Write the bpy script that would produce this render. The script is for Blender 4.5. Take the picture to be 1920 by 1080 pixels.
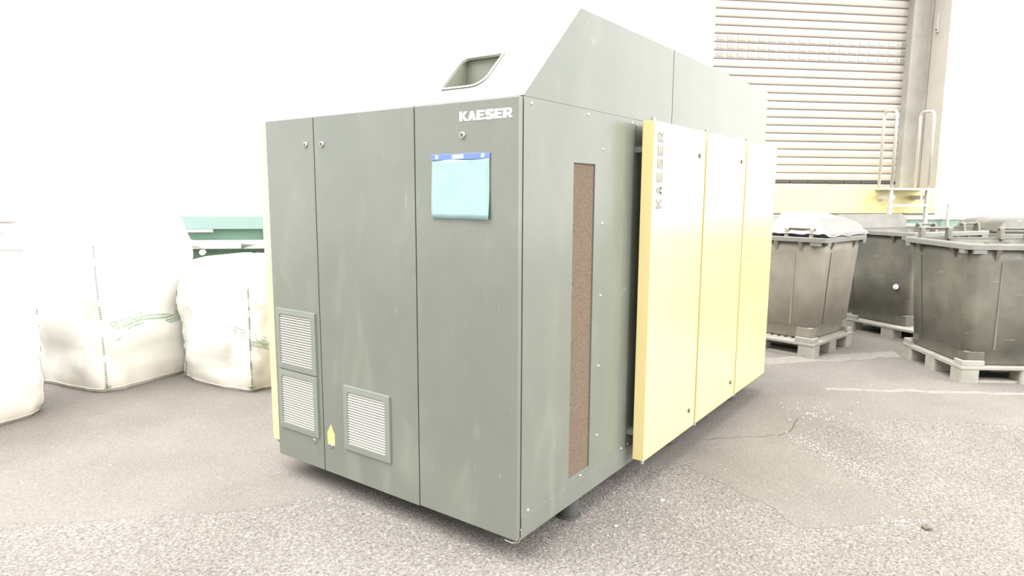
import bpy, bmesh, math, random
from mathutils import Vector, Matrix, noise
random.seed(7)
# ------------------------------------------------------------------ clear
for o in list(bpy.data.objects): bpy.data.objects.remove(o)
S = bpy.context.scene; COL = S.collection
# ------------------------------------------------------------------ camera
cam = bpy.data.cameras.new('camera'); co = bpy.data.objects.new('camera', cam); COL.objects.link(co)
cam.sensor_width = 36; cam.lens = 1247.56/1920*36; cam.clip_end = 200
Rv = Vector((0.588215, -0.808689, 0.005097)); Uv = Vector((0.108407, 0.085095, 0.990458)); Fv = Vector((0.801406, 0.582049, -0.137722))
co.matrix_world = Matrix(((Rv.x, Uv.x, -Fv.x, -2.2325), (Rv.y, Uv.y, -Fv.y, -1.5895), (Rv.z, Uv.z, -Fv.z, 1.63), (0, 0, 0, 1)))
S.camera = co
# ------------------------------------------------------------------ light and exposure
w = bpy.data.worlds.new('hall_daylight'); S.world = w; w.use_nodes = True
bg = w.node_tree.nodes['Background']; bg.inputs[0].default_value = (1.0, 0.985, 0.96, 1); bg.inputs[1].default_value = 0.44
def sun(name, d, strength, ang, colr=(1, 1, 1)):
    l = bpy.data.lights.new(name, 'SUN'); l.energy = strength; l.angle = math.radians(ang); l.color = colr
    o = bpy.data.objects.new(name, l); COL.objects.link(o); o.rotation_euler = Vector(d).to_track_quat('-Z', 'Y').to_euler(); return o
sun('right_daylight', (-0.12, 0.85, -0.42), 1.0, 60, (1, 0.99, 0.98))       # broad sun added for light from the right; the gate is assumed, unseen
sun('roof_daylight', (0.34, -0.28, -0.90), 1.55, 60, (1, 0.99, 0.97))     # broad light through the roof windows
S.view_settings.view_transform = 'Standard'; S.view_settings.look = 'None'; S.view_settings.gamma = 1
S.view_settings.use_curve_mapping = False; S.view_settings.exposure = 2.45

# ------------------------------------------------------------------ materials
def mat(name, base, rough=.5, metal=0., coat=0., spec=.5, noise_amt=0., noise_scale=5., bump=0., bump_scale=60., tint=None, trans=0., stretch=None):
    m = bpy.data.materials.new(name); m.use_nodes = True; nt = m.node_tree; b = nt.nodes['Principled BSDF']
    b.inputs['Base Color'].default_value = (*base, 1); b.inputs['Roughness'].default_value = rough; b.inputs['Metallic'].default_value = metal
    b.inputs['Coat Weight'].default_value = coat; b.inputs['Coat Roughness'].default_value = .2
    b.inputs['Specular IOR Level'].default_value = spec
    tc = nt.nodes.new('ShaderNodeTexCoord'); src = tc.outputs['Object']
    if stretch:
        mp = nt.nodes.new('ShaderNodeMapping'); mp.inputs['Scale'].default_value = stretch; nt.links.new(src, mp.inputs[0]); src = mp.outputs[0]
    if noise_amt:
        n = nt.nodes.new('ShaderNodeTexNoise'); n.inputs['Scale'].default_value = noise_scale; n.inputs['Detail'].default_value = 6; n.inputs['Roughness'].default_value = .6
        nt.links.new(src, n.inputs['Vector'])
        r = nt.nodes.new('ShaderNodeValToRGB'); t = tint or (1, 1, 1)
        r.color_ramp.elements[0].position = .35; r.color_ramp.elements[1].position = .7
        r.color_ramp.elements[0].color = (*[c*(1-noise_amt) for c in base], 1)
        r.color_ramp.elements[1].color = (*[min(1, c*(1+noise_amt)*k) for c, k in zip(base, t)], 1)
        nt.links.new(n.outputs[0], r.inputs[0]); nt.links.new(r.outputs[0], b.inputs['Base Color'])
    if bump:
        n2 = nt.nodes.new('ShaderNodeTexNoise'); n2.inputs['Scale'].default_value = bump_scale; n2.inputs['Detail'].default_value = 3
        nt.links.new(src, n2.inputs['Vector']); bp = nt.nodes.new('ShaderNodeBump'); bp.inputs['Strength'].default_value = bump; bp.inputs['Distance'].default_value = .01
        nt.links.new(n2.outputs[0], bp.inputs['Height']); nt.links.new(bp.outputs[0], b.inputs['Normal'])
    if trans: b.inputs['Transmission Weight'].default_value = trans
    return m

def scuff_paint(name, base, mark, rough):
    """painted sheet metal with wiped smudges and a few fine scratches"""
    m = mat(name, base, rough, noise_amt=.07, noise_scale=2.2, spec=.5, coat=.55); nt = m.node_tree; b = nt.nodes['Principled BSDF']
    tc = nt.nodes.new('ShaderNodeTexCoord')
    mp = nt.nodes.new('ShaderNodeMapping'); mp.inputs['Scale'].default_value = (3, 3, 1.1); mp.inputs['Rotation'].default_value = (.3, .3, 0); nt.links.new(tc.outputs['Object'], mp.inputs[0])
    n = nt.nodes.new('ShaderNodeTexNoise'); n.inputs['Scale'].default_value = 1.6; n.inputs['Detail'].default_value = 8; n.inputs['Distortion'].default_value = 1.3
    nt.links.new(mp.outputs[0], n.inputs[0])
    r = nt.nodes.new('ShaderNodeValToRGB'); r.color_ramp.elements[0].position = .56; r.color_ramp.elements[1].position = .78
    r.color_ramp.elements[0].color = (0, 0, 0, 1); r.color_ramp.elements[1].color = (.45, .45, .45, 1); nt.links.new(n.outputs[0], r.inputs[0])
    # scratches: stretched thin noise ridges, masked
    mp2 = nt.nodes.new('ShaderNodeMapping'); mp2.inputs['Scale'].default_value = (2, 9, 2.6); mp2.inputs['Rotation'].default_value = (.5, .2, .1); nt.links.new(tc.outputs['Object'], mp2.inputs[0])
    n3 = nt.nodes.new('ShaderNodeTexNoise'); n3.inputs['Scale'].default_value = 5.5; n3.inputs['Detail'].default_value = 1; nt.links.new(mp2.outputs[0], n3.inputs[0])
    r3 = nt.nodes.new('ShaderNodeValToRGB'); r3.color_ramp.elements[0].position = .755; r3.color_ramp.elements[1].position = .80
    r3.color_ramp.elements[0].color = (0, 0, 0, 1); r3.color_ramp.elements[1].color = (.7, .7, .7, 1); nt.links.new(n3.outputs[0], r3.inputs[0])
    ad = nt.nodes.new('ShaderNodeMath'); ad.operation = 'ADD'; ad.use_clamp = True; nt.links.new(r.outputs[0], ad.inputs[0]); nt.links.new(r3.outputs[0], ad.inputs[1])
    mx = nt.nodes.new('ShaderNodeMix'); mx.data_type = 'RGBA'
    src = b.inputs['Base Color'].links[0].from_socket
    nt.links.new(src, mx.inputs[6]); mx.inputs[7].default_value = (*mark, 1); nt.links.new(ad.outputs[0], mx.inputs[0]); nt.links.new(mx.outputs[2], b.inputs['Base Color'])
    rr = nt.nodes.new('ShaderNodeMapRange'); rr.inputs[3].default_value = rough; rr.inputs[4].default_value = rough+.18
    nt.links.new(ad.outputs[0], rr.inputs[0]); nt.links.new(rr.outputs[0], b.inputs['Roughness'])
    return m

M = {}
M['dark'] = scuff_paint('grey_green_paint', (.126, .139, .115), (.19, .20, .17), .32)
M['darkseam'] = mat('seam_shadow_metal', (.05, .055, .045), .6)
M['inner'] = mat('duct_metal', (.18, .19, .15), .5, noise_amt=.06)
M['yellow'] = mat('yellow_paint', (.67, .56, .255), .3, spec=.7, coat=1.0, noise_amt=.01)
M['foam'] = mat('brown_foam', (.165, .125, .092), .95, spec=.1, noise_amt=.28, noise_scale=160, bump=.9, bump_scale=220)
M['zinc'] = mat('zinc_metal', (.42, .42, .38), .35, metal=.6)
M['lockdark'] = mat('lock_core', (.07, .07, .06), .5)
M['letter'] = mat('white_lettering', (.85, .85, .82), .5)
M['letterg'] = mat('grey_lettering', (.19, .18, .16), .5)
M['rubber'] = mat('black_rubber', (.05, .05, .048), .75)
M['slat'] = mat('louvre_plastic', (.16, .175, .15), .45)
M['louvre_lit'] = mat('louvre_slat_lit_plastic', (.275, .27, .24), .5)  # frame plastic made paler: light on the upturned slats is put into the colour
M['bluep'] = mat('blue_strip', (.10, .165, .36), .4)
M['pocket'] = mat('clear_pocket_film', (.215, .335, .33), .25, coat=.6, noise_amt=.06, noise_scale=7)
M['stickery'] = mat('sticker_yellow', (.62, .56, .17), .5)
M['white'] = mat('white_plastic', (.8, .8, .78), .4)
M['wall'] = mat('white_wall_cladding', (.83, .83, .81), .55, noise_amt=.02, noise_scale=1.5)
M['reveal'] = mat('beige_reveal', (.43, .40, .36), .6, noise_amt=.05)
M['post'] = mat('grey_guide_post', (.33, .315, .285), .5, noise_amt=.14, noise_scale=3)
M['shutter'] = mat('beige_shutter', (.40, .37, .33), .5, noise_amt=.06, noise_scale=1.2)
M['shutgap'] = mat('shutter_gap', (.16, .13, .12), .8)
M['pane'] = mat('frosted_pane', (.27, .262, .235), .25, coat=.3, noise_amt=.25, noise_scale=9)
M['bumper'] = mat('yellow_dock_paint', (.66, .58, .27), .5, noise_amt=.05)
M['greenwall'] = mat('green_plinth_paint', (.19, .29, .235), .5, noise_amt=.05)
M['green'] = mat('green_machine_paint', (.10, .185, .135), .5, noise_amt=.06, noise_scale=3)
M['teal'] = mat('pale_teal_paint', (.23, .33, .31), .45, noise_amt=.02)
M['galv'] = mat('galvanised_steel', (.50, .48, .44), .4, metal=.2, noise_amt=.06)
M['bin'] = mat('dark_grey_bin_plastic', (.115, .113, .095), .42, noise_amt=.2, noise_scale=3.5, tint=(1.12, 1.05, 1.0), bump=.12, bump_scale=90)
M['bin_pale'] = mat('pale_bin_plastic', (.245, .22, .178), .45, noise_amt=.15, noise_scale=3.5, bump=.12, bump_scale=90)  # paler, warmer plastic for bin A
M['binrim'] = mat('worn_bin_rim', (.17, .168, .15), .5, noise_amt=.12, noise_scale=8)
M['binlid'] = mat('pale_bin_lid', (.16, .16, .15), .45, noise_amt=.04)
M['sheet'] = mat('white_plastic_sheet', (.20, .197, .205), .35, noise_amt=.03)
M['pallet'] = mat('grey_pallet_plastic', (.285, .272, .238), .6, noise_amt=.12, noise_scale=7)
M['deckbar'] = mat('brown_deck_bar', (.16, .13, .11), .7, noise_amt=.2)
M['string'] = mat('green_thread', (.09, .25, .15), .8)
M['seam'] = mat('bag_stitching', (.10, .105, .09), .8)
M['hose'] = mat('white_hose', (.75, .74, .70), .45)
M['clod'] = mat('dirt_clod', (.13, .12, .10), .95, noise_amt=.2, noise_scale=30, bump=.5)
M['chip'] = mat('pale_gravel', (.36, .34, .31), .8)

def scratched(m, scale=(1, 1, 6), amt=(.28, .28, .25)):
    nt = m.node_tree; b = nt.nodes['Principled BSDF']; tc = nt.nodes.new('ShaderNodeTexCoord')
    mp = nt.nodes.new('ShaderNodeMapping'); mp.inputs['Scale'].default_value = scale; mp.inputs['Rotation'].default_value = (.1, .15, 0); nt.links.new(tc.outputs['Object'], mp.inputs[0])
    n = nt.nodes.new('ShaderNodeTexNoise'); n.inputs['Scale'].default_value = 6; n.inputs['Detail'].default_value = 5; nt.links.new(mp.outputs[0], n.inputs[0])
    r = nt.nodes.new('ShaderNodeValToRGB'); r.color_ramp.elements[0].position = .66; r.color_ramp.elements[1].position = .74
    r.color_ramp.elements[0].color = (0, 0, 0, 1); r.color_ramp.elements[1].color = (.55, .55, .55, 1); nt.links.new(n.outputs[0], r.inputs[0])
    mx = nt.nodes.new('ShaderNodeMix'); mx.data_type = 'RGBA'; s = b.inputs['Base Color'].links[0].from_socket
    nt.links.new(s, mx.inputs[6]); mx.inputs[7].default_value = (*amt, 1); nt.links.new(r.outputs[0], mx.inputs[0]); nt.links.new(mx.outputs[2], b.inputs['Base Color'])
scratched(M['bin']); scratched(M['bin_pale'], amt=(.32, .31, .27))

def asphalt(name, coarse):
    m = bpy.data.materials.new(name); m.use_nodes = True; nt = m.node_tree; b = nt.nodes['Principled BSDF']; L = nt.links.new
    b.inputs['Roughness'].default_value = .85; b.inputs['Specular IOR Level'].default_value = .25
    tc = nt.nodes.new('ShaderNodeTexCoord')
    v = nt.nodes.new('ShaderNodeTexVoronoi'); v.inputs['Scale'].default_value = 120 if coarse else 170; L(tc.outputs['Object'], v.inputs['Vector'])
    n = nt.nodes.new('ShaderNodeTexNoise'); n.inputs['Scale'].default_value = 1.3; n.inputs['Detail'].default_value = 8; L(tc.outputs['Object'], n.inputs[0])
    n2 = nt.nodes.new('ShaderNodeTexNoise'); n2.inputs['Scale'].default_value = 60 if coarse else 110; n2.inputs['Detail'].default_value = 4; L(tc.outputs['Object'], n2.inputs[0])
    sep = nt.nodes.new('ShaderNodeSeparateColor'); L(v.outputs['Color'], sep.inputs[0])
    r = nt.nodes.new('ShaderNodeValToRGB'); e = r.color_ramp.elements; k = 1.0 if coarse else .55
    base = (.172, .158, .145) if coarse else (.160, .147, .134); d = lambda f: (*[c*(1+(f-1)*k) for c in base], 1)
    e[0].position = 0; e[0].color = d(.72); e[1].position = 1; e[1].color = d(2.0)
    for p, f in ((.25, .88), (.6, 1.04), (.88, 1.22), (.97, 1.55)): q = e.new(p); q.color = d(f)
    L(sep.outputs[0], r.inputs[0])
    r2 = nt.nodes.new('ShaderNodeValToRGB'); r2.color_ramp.elements[0].position = .3; r2.color_ramp.elements[1].position = .72
    r2.color_ramp.elements[0].color = (.80, .79, .78, 1); r2.color_ramp.elements[1].color = (1.0, 1.0, 1.0, 1); L(n.outputs[0], r2.inputs[0])
    mx = nt.nodes.new('ShaderNodeMix'); mx.data_type = 'RGBA'; mx.blend_type = 'MULTIPLY'; mx.inputs[0].default_value = 1; L(r.outputs[0], mx.inputs[6]); L(r2.outputs[0], mx.inputs[7])
    r4 = nt.nodes.new('ShaderNodeValToRGB'); r4.color_ramp.elements[0].position = .28; r4.color_ramp.elements[1].position = .5
    r4.color_ramp.elements[0].color = (.55 if coarse else .85,)*3+(1,); r4.color_ramp.elements[1].color = (1.1, 1.1, 1.1, 1); L(n2.outputs[0], r4.inputs[0])
    mx2 = nt.nodes.new('ShaderNodeMix'); mx2.data_type = 'RGBA'; mx2.blend_type = 'MULTIPLY'; mx2.inputs[0].default_value = 1; L(mx.outputs[2], mx2.inputs[6]); L(r4.outputs[0], mx2.inputs[7])
    L(mx2.outputs[2], b.inputs['Base Color'])
    bp = nt.nodes.new('ShaderNodeBump'); bp.inputs['Strength'].default_value = .55 if coarse else .2; bp.inputs['Distance'].default_value = .006
    ma = nt.nodes.new('ShaderNodeMath'); ma.operation = 'ADD'; L(v.outputs['Distance'], ma.inputs[0]); L(n2.outputs[0], ma.inputs[1]); L(ma.outputs[0], bp.inputs['Height']); L(bp.outputs[0], b.inputs['Normal'])
    return m
M['coarse'] = asphalt('coarse_asphalt', True); M['fine'] = asphalt('fine_asphalt', False)
M['line'] = mat('worn_pale_line', (.205, .188, .168), .8, noise_amt=.2, noise_scale=20)

def bag_mat():
    m = mat('white_woven_fabric', (.66, .65, .61), .6, spec=.3, noise_amt=.04, noise_scale=3, bump=.25, bump_scale=300)
    nt = m.node_tree; b = nt.nodes['Principled BSDF']; L = nt.links.new; tc = nt.nodes.new('ShaderNodeTexCoord'); sp = nt.nodes.new('ShaderNodeSeparateXYZ'); L(tc.outputs['Object'], sp.inputs[0])
    # patchy brown tint, strongest at the foot of the bag
    n = nt.nodes.new('ShaderNodeTexNoise'); n.inputs['Scale'].default_value = 5; n.inputs['Detail'].default_value = 6; L(tc.outputs['Object'], n.inputs[0])
    mr = nt.nodes.new('ShaderNodeMapRange'); mr.inputs[1].default_value = .0; mr.inputs[2].default_value = .30; mr.inputs[3].default_value = .9; mr.inputs[4].default_value = 0; L(sp.outputs[2], mr.inputs[0])
    mu = nt.nodes.new('ShaderNodeMath'); mu.operation = 'MULTIPLY'; L(mr.outputs[0], mu.inputs[0]); L(n.outputs[0], mu.inputs[1])
    mx = nt.nodes.new('ShaderNodeMix'); mx.data_type = 'RGBA'; L(mu.outputs[0], mx.inputs[0]); L(b.inputs['Base Color'].links[0].from_socket, mx.inputs[6]); mx.inputs[7].default_value = (.36, .30, .23, 1)
    L(mx.outputs[2], b.inputs['Base Color']); return m
M['bag'] = bag_mat()
M['print'] = mat('faded_green_print', (.33, .44, .35), .7, noise_amt=.25, noise_scale=30)

# ------------------------------------------------------------------ mesh helpers
class MB:
    def __init__(s): s.v = []; s.f = []
    def add(s, vs, fs):
        o = len(s.v); s.v += [tuple(v) for v in vs]; s.f += [tuple(i+o for i in f) for f in fs]; return s
    def box(s, a, b, mtx=None):
        (x0, y0, z0), (x1, y1, z1) = [min(p, q) for p, q in zip(a, b)], [max(p, q) for p, q in zip(a, b)]
        vs = [Vector(p) for p in ((x0, y0, z0), (x1, y0, z0), (x1, y1, z0), (x0, y1, z0), (x0, y0, z1), (x1, y0, z1), (x1, y1, z1), (x0, y1, z1))]
        if mtx: vs = [mtx @ v for v in vs]
        return s.add(vs, [(0, 3, 2, 1), (4, 5, 6, 7), (0, 1, 5, 4), (1, 2, 6, 5), (2, 3, 7, 6), (3, 0, 4, 7)])
    def prism(s, pts, d):
        """polygon (3D, one plane) extruded by vector d"""
        n = len(pts); d = Vector(d); a = [Vector(p) for p in pts]; b = [p+d for p in a]
        return s.add(a+b, [tuple(range(n))[::-1], tuple(range(n, 2*n))]+[(i, (i+1) % n, (i+1) % n+n, i+n) for i in range(n)])
    def cyl(s, p, q, r, n=14, r2=None):
        p = Vector(p); q = Vector(q); ax = (q-p).normalized(); u = ax.orthogonal().normalized(); v = ax.cross(u); r2 = r if r2 is None else r2
        a = [p+(u*math.cos(t)+v*math.sin(t))*r for t in [2*math.pi*i/n for i in range(n)]]; b = [q+(u*math.cos(t)+v*math.sin(t))*r2 for t in [2*math.pi*i/n for i in range(n)]]
        return s.add(a+b, [tuple(range(n))[::-1], tuple(range(n, 2*n))]+[(i, (i+1) % n, (i+1) % n+n, i+n) for i in range(n)])
    def tube(s, pts, r, n=10, closed=False):
        pts = [Vector(p) for p in pts]; m = len(pts); rings = []; u = None
        for i, p in enumerate(pts):
            t = (pts[min(i+1, m-1)]-pts[max(i-1, 0)]).normalized()
            u = (t.orthogonal() if u is None else (u-t*u.dot(t))).normalized(); v = t.cross(u)
            rings.append([p+(u*math.cos(a)+v*math.sin(a))*r for a in [2*math.pi*k/n for k in range(n)]])
        return s.loft(rings, caps=True)
    def loft(s, rings, caps=True):
        n = len(rings[0]); vs = [p for r in rings for p in r]; fs = []
        for i in range(len(rings)-1):
            for k in range(n): fs.append((i*n+k, i*n+(k+1) % n, (i+1)*n+(k+1) % n, (i+1)*n+k))
        if caps: fs += [tuple(range(n))[::-1], tuple(range((len(rings)-1)*n, len(rings)*n))]
        return s.add(vs, fs)
    def mesh(s, name):
        me = bpy.data.meshes.new(name); me.from_pydata(s.v, [], s.f); me.validate()
        bm = bmesh.new(); bm.from_mesh(me); bmesh.ops.recalc_face_normals(bm, faces=bm.faces); bm.to_mesh(me); bm.free(); return me
    def build(s, name, m, parent=None, bevel=0., smooth=False, seg=2):
        me = s.mesh(name); me.materials.append(M[m]); o = bpy.data.objects.new(name, me); COL.objects.link(o)
        if parent: o.parent = parent
        if bevel:
            b = o.modifiers.new('bevel', 'BEVEL'); b.width = bevel; b.segments = seg; b.limit_method = 'ANGLE'; b.angle_limit = math.radians(35)
        if smooth:
            for p in me.polygons: p.use_smooth = True
        return o
def tag(o, label=None, cat=None, group=None, kind=None):
    if label: o['label'] = label
    if cat: o['category'] = cat
    if group: o['group'] = group
    if kind: o['kind'] = kind
    return o
def empty(name, loc=(0, 0, 0), rz=0., label=None, cat=None, group=None):
    o = bpy.data.objects.new(name, None); COL.objects.link(o); o.location = loc; o.rotation_euler = (0, 0, rz); o.empty_display_size = .1
    return tag(o, label, cat, group)
def inst(src, name, parent, loc, rot=(0, 0, 0), scale=(1, 1, 1)):
    o = src.copy(); o.name = name; COL.objects.link(o); o.parent = parent; o.location = loc; o.rotation_euler = rot; o.scale = scale; return o
def rrect(hx, hy, r, n=5, z=0., cx=0., cy=0.):
    out = []
    for sx, sy, a0 in ((1, 1, 0), (-1, 1, 90), (-1, -1, 180), (1, -1, 270)):
        for i in range(n+1):
            a = math.radians(a0+90*i/n); out.append(Vector((cx+sx*(hx-r)+r*math.cos(a), cy+sy*(hy-r)+r*math.sin(a), z)))
    return out

# wall frame: t along the wall (to the right), n away from the camera
N_ = Vector((.71691, .69717, 0)); T_ = Vector((.69717, -.71691, 0)); WROT = math.atan2(T_.y, T_.x)
def W(t, n, z): return T_*t+N_*n+Vector((0, 0, z))
def wbox(mb, t0, t1, n0, n1, z0, z1):
    vs = [W(t, n, z) for z in (z0, z1) for t, n in ((t0, n0), (t1, n0), (t1, n1), (t0, n1))]
    return mb.add(vs, [(0, 3, 2, 1), (4, 5, 6, 7), (0, 1, 5, 4), (1, 2, 6, 5), (2, 3, 7, 6), (3, 0, 4, 7)])

# ------------------------------------------------------------------ SETTING: floor
fl = MB().box((-16, -16, -.2), (16, 16, 0)).build('floor', 'coarse'); tag(fl, kind='structure')
def floor_sheet(name, m, pts, h=.0008):
    return MB().prism([(x, y, 0.0) for x, y in pts], (0, 0, h)).build(name, m, fl)
def ragged(pts, amp=.02, step=.05, seed=0):
    out = []; n = len(pts)
    for i in range(n):
        a = Vector(pts[i]); b = Vector(pts[(i+1) % n]); k = min(60, max(1, int((b-a).length/step)))
        for j in range(k):
            p = a.lerp(b, j/k); q = noise.noise(Vector((p.x*6+seed, p.y*6, seed))); q2 = noise.noise(Vector((p.x*6, p.y*6+9, seed+5))); out.append((p.x+q*amp*2, p.y+q2*amp*2))
    return out
floor_sheet('smooth_asphalt', 'fine', ragged([(-6.0, 8.0), (-1.9, 2.95), (-1.211, 2.277), (-.96, 2.003), (-.695, 1.739), (-.36, 1.415), (-.061, 1.275), (.253, 1.198), (.6, .9), (1.15, .2), (1.55, -.15), (1.9, -.16), (2.2, -.35), (2.40, -.56), (2.9, -.70), (3.3, -1.1), (3.9, -2.3), (6.5, -5), (14, 2), (8, 12)]))
floor_sheet('asphalt_patch', 'fine', ragged([(1.50, -.22), (2.0, -.10), (2.369, -.522), (2.01, -.906), (1.614, -1.369), (1.403, -1.217), (1.114, -.927), (1.259, -.762), (1.36, -.56), (1.45, -.35)], .012), .0014)
floor_sheet('worn_line', 'line', ragged([(4.62, .26), (4.37, .13), (5.55, -.89), (5.80, -.80)], .03), .0014)
floor_sheet('worn_line', 'line', ragged([(3.86, -.50), (3.80, -.52), (4.66, -1.93), (4.72, -1.90)], .02), .0014)
# loose pale chips
ck = MB()
def chip(x, y, r, z=.002):
    a = random.random()*6; vs = []
    for k in range(5): vs.append(Vector((x+r*math.cos(a+k*1.257)*random.uniform(.6, 1.2), y+r*math.sin(a+k*1.257)*random.uniform(.4, 1), z)))
    ck.add(vs+[Vector((x, y, z+r*.5))], [(k, (k+1) % 5, 5) for k in range(5)]+[(4, 3, 2, 1, 0)])
for i in range(150):
    t = random.random(); a = Vector((2.37, -.55)).lerp(Vector((1.95, -1.14)), t); chip(a.x+.04+abs(random.gauss(0, .05)), a.y-.02+random.gauss(0, .03), random.uniform(.003, .011))
for i in range(30): chip(1.50+random.gauss(0, .05), -1.30+random.gauss(0, .06), random.uniform(.004, .012))
for i in range(60): chip(3.1+random.gauss(0, .16), -.62+random.gauss(0, .12), random.uniform(.004, .014))
for i in range(320): chip(random.uniform(-1.5, 4.5), random.uniform(-2.6, 3.5), random.uniform(.003, .008))
for x, y in ((1.499, -1.30), (1.579, -1.417), (1.52, -1.33), (1.734, -1.607), (.6, -.18), (1.0, -.25)): chip(x, y, .017)
tag(ck.build('loose_gravel', 'chip'), 'loose pale gravel chips scattered over the asphalt', 'gravel', kind='stuff')
# cracks near the machine
def crack(pts, wd=.006):
    mb = MB(); P = [Vector((x, y, .0018)) for x, y in pts]; f = []
    for i in range(len(P)-1):
        for j in range(8): p = P[i].lerp(P[i+1], j/8); f.append(p+Vector((noise.noise(p*9)*.03, noise.noise(p*9+Vector((5, 5, 5)))*.03, 0)))
    f.append(P[-1]); a = [p+Vector((0, wd/2, 0)) for p in f]; b = [p-Vector((0, wd/2, 0)) for p in f]; n = len(f)
    mb.add(a+b, [(i, i+1, n+i+1, n+i) for i in range(n-1)]); return mb.build('crack', 'clodm' if 'clodm' in M else 'darkseam', fl)
crack([(2.02, -.10), (2.20, -.28), (2.42, -.50)]); crack([(2.85, -.50), (2.60, -.55), (2.40, -.50)], .007)

# ------------------------------------------------------------------ SETTING: wall with loading door
wb = MB(); D0, D1, NW, NS = 3.754, 7.412, 6.5, 6.96
wbox(wb, -14, D0, NW, NW+.6, 0, 8); wbox(wb, D1, 15, NW, NW+.6, 0, 8); wbox(wb, D0, D1, NW, NW+.6, 5.4, 8)
wall = wb.build('wall_back', 'wall'); tag(wall, kind='structure')
wbox(MB(), D0, D1, NW, NS+.14, 0, 1.375).build('dock_base', 'wall', wall)
# cladding sheets with folded ribs, right of the door
def ribbed(t0, t1, z0, z1, pitch, wd, dep, nm='cladding_sheet', base=.012):
    pr = [(t0, 0)]
    t = t0+pitch*.5
    while t+wd < t1-.02: pr += [(t, base), (t+wd*.25, base+dep), (t+wd*.75, base+dep), (t+wd, base)]; t += pitch
    pr = [(t0, base)]+pr[1:]+[(t1, base)]
    a = [W(t, NW-d, z0) for t, d in pr]; b = [W(t, NW-d, z1) for t, d in pr]; n = len(pr)
    c = [W(t1, NW, z0), W(t0, NW, z0)]; d = [W(t1, NW, z1), W(t0, NW, z1)]
    return MB().prism(a+c, (0, 0, z1-z0)).build(nm, 'wall', wall)
for k in range(7): ribbed(D1+.03+1.06*k, D1+.03+1.06*k+1.055, 1.42, 7.9, .265, .11, .03)
for k in range(3): ribbed(D0-.01-1.06*(k+1)+.005, D0-.01-1.06*k, 1.42, 7.9, .53, .05, .014)
tr = wbox(MB(), D1-.005, D1+.03, NW-.03, NW, 1.375, 5.4).build('trim_1', 'wall'); tag(tr, kind='structure')
# green painted plinth along the wall
pl = wbox(MB(), D0-1.5, 12.5, NW-.10, NW, 0, 1.30).build('baseboard_back', 'greenwall', bevel=.004); tag(pl, kind='structure')
wbox(MB(), D0-1.5, 12.5, NW-.12, NW, 1.302, 1.335).build('ledge', 'galv', pl)
# door: pillar, reveal, roller shutter
rv = wbox(MB(), D1-.012, D1-.0005, NW, NS, 1.775, 5.4).build('trim_2', 'reveal'); tag(rv, kind='structure')
gp = wbox(MB(), 7.088, D1-.012, NS-.10, NS+.05, 1.775, 5.4).build('trim_3', 'post', bevel=.01); tag(gp, kind='structure')
wbox(MB(), 7.36, 7.39, NS-.13, NS-.10, 1.775, 5.4).build('edge_bead', 'post', gp)
door = wbox(MB(), D0+.02, 7.10, NS+.045, NS+.07, 1.775, 5.4).build('door_1', 'shutgap'); tag(door, kind='structure')
pitch = .1185; ztop = 5.39; zs0 = 1.885
def slat_mesh(w_):
    pr = [(0, .0), (.004, -.012), (.018, -.020), (pitch*.5, -.024), (pitch-.024, -.020), (pitch-.011, -.010), (pitch-.0105, .0)]
    mb = MB(); mb.prism([(0, y, z) for z, y in pr], (w_, 0, 0)); me = mb.mesh('slat'); me.materials.append(M['shutter']); return me
sm = slat_mesh(7.088-D0-.04); k = 0; z = zs0; ROT = (0, 0, WROT)
pm = MB().box((0, -.006, 0), (.118, 0, .062)).mesh('pane'); pm.materials.append(M['pane'])
while z+pitch < ztop:
    o = bpy.data.objects.new('slat', sm); COL.objects.link(o); o.parent = door; o.location = W(D0+.04, NS+.045, z); o.rotation_euler = ROT
    if 15 <= k <= 17:
        for j in range(20):
            q = bpy.data.objects.new('pane', pm); COL.objects.link(q); q.parent = o; q.location = (.06+j*.1635, -.021, .024)
    k += 1; z += pitch
wbox(MB(), D0+.04, 7.09, NS+.005, NS+.05, 1.78, 1.835).build('bottom_rail', 'post', door, bevel=.003)
bs = MB().box((0, -.02, 0), (.285, .02, .030)).mesh('seal_strip'); bs.materials.append(M['rubber'])
for j in range(11):
    o = bpy.data.objects.new('seal_strip', bs); COL.objects.link(o); o.parent = door; o.location = W(D0+.05+j*.3, NS+.02, 1.846); o.rotation_euler = ROT
# yellow dock edge
dk = wbox(MB(), D0-.02, D1-.03, NW-.06, NS+.05, 1.378, 1.772).build('dock_edge_bumper', 'bumper', bevel=.008)
tag(dk, 'yellow painted dock edge beam under the roller shutter', 'dock bumper')
wbox(MB(), D0-.02, D1-.03, NW-.068, NW-.06, 1.378, 1.395).build('lower_lip', 'darkseam', dk)
# small switch box on the reveal and a bar on the wall, left of the door
sw = wbox(MB(), D1-.045, D1-.012, 6.70, 6.74, 4.09, 4.36).build('switch_box', 'galv', bevel=.005); tag(sw, 'narrow grey switch box high on the beige door reveal', 'switch')
MB().cyl(W(D1-.05, 6.72, 4.13), W(D1-.045, 6.72, 4.13), .012).build('button', 'rubber', sw)
hb = MB().box((0, 0, 0), (1, 1, 1))
hb = wbox(MB(), 3.375, 3.412, NW-.07, NW-.035, 4.075, 4.62).build('wall_bar', 'galv', bevel=.006); tag(hb, 'short upright grey metal bar on the white wall left of shutter', 'bar')
for zz in (4.10, 4.55): wbox(MB(), 3.382, 3.405, NW-.036, NW, zz, zz+.03).build('bracket', 'galv', hb)

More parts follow.
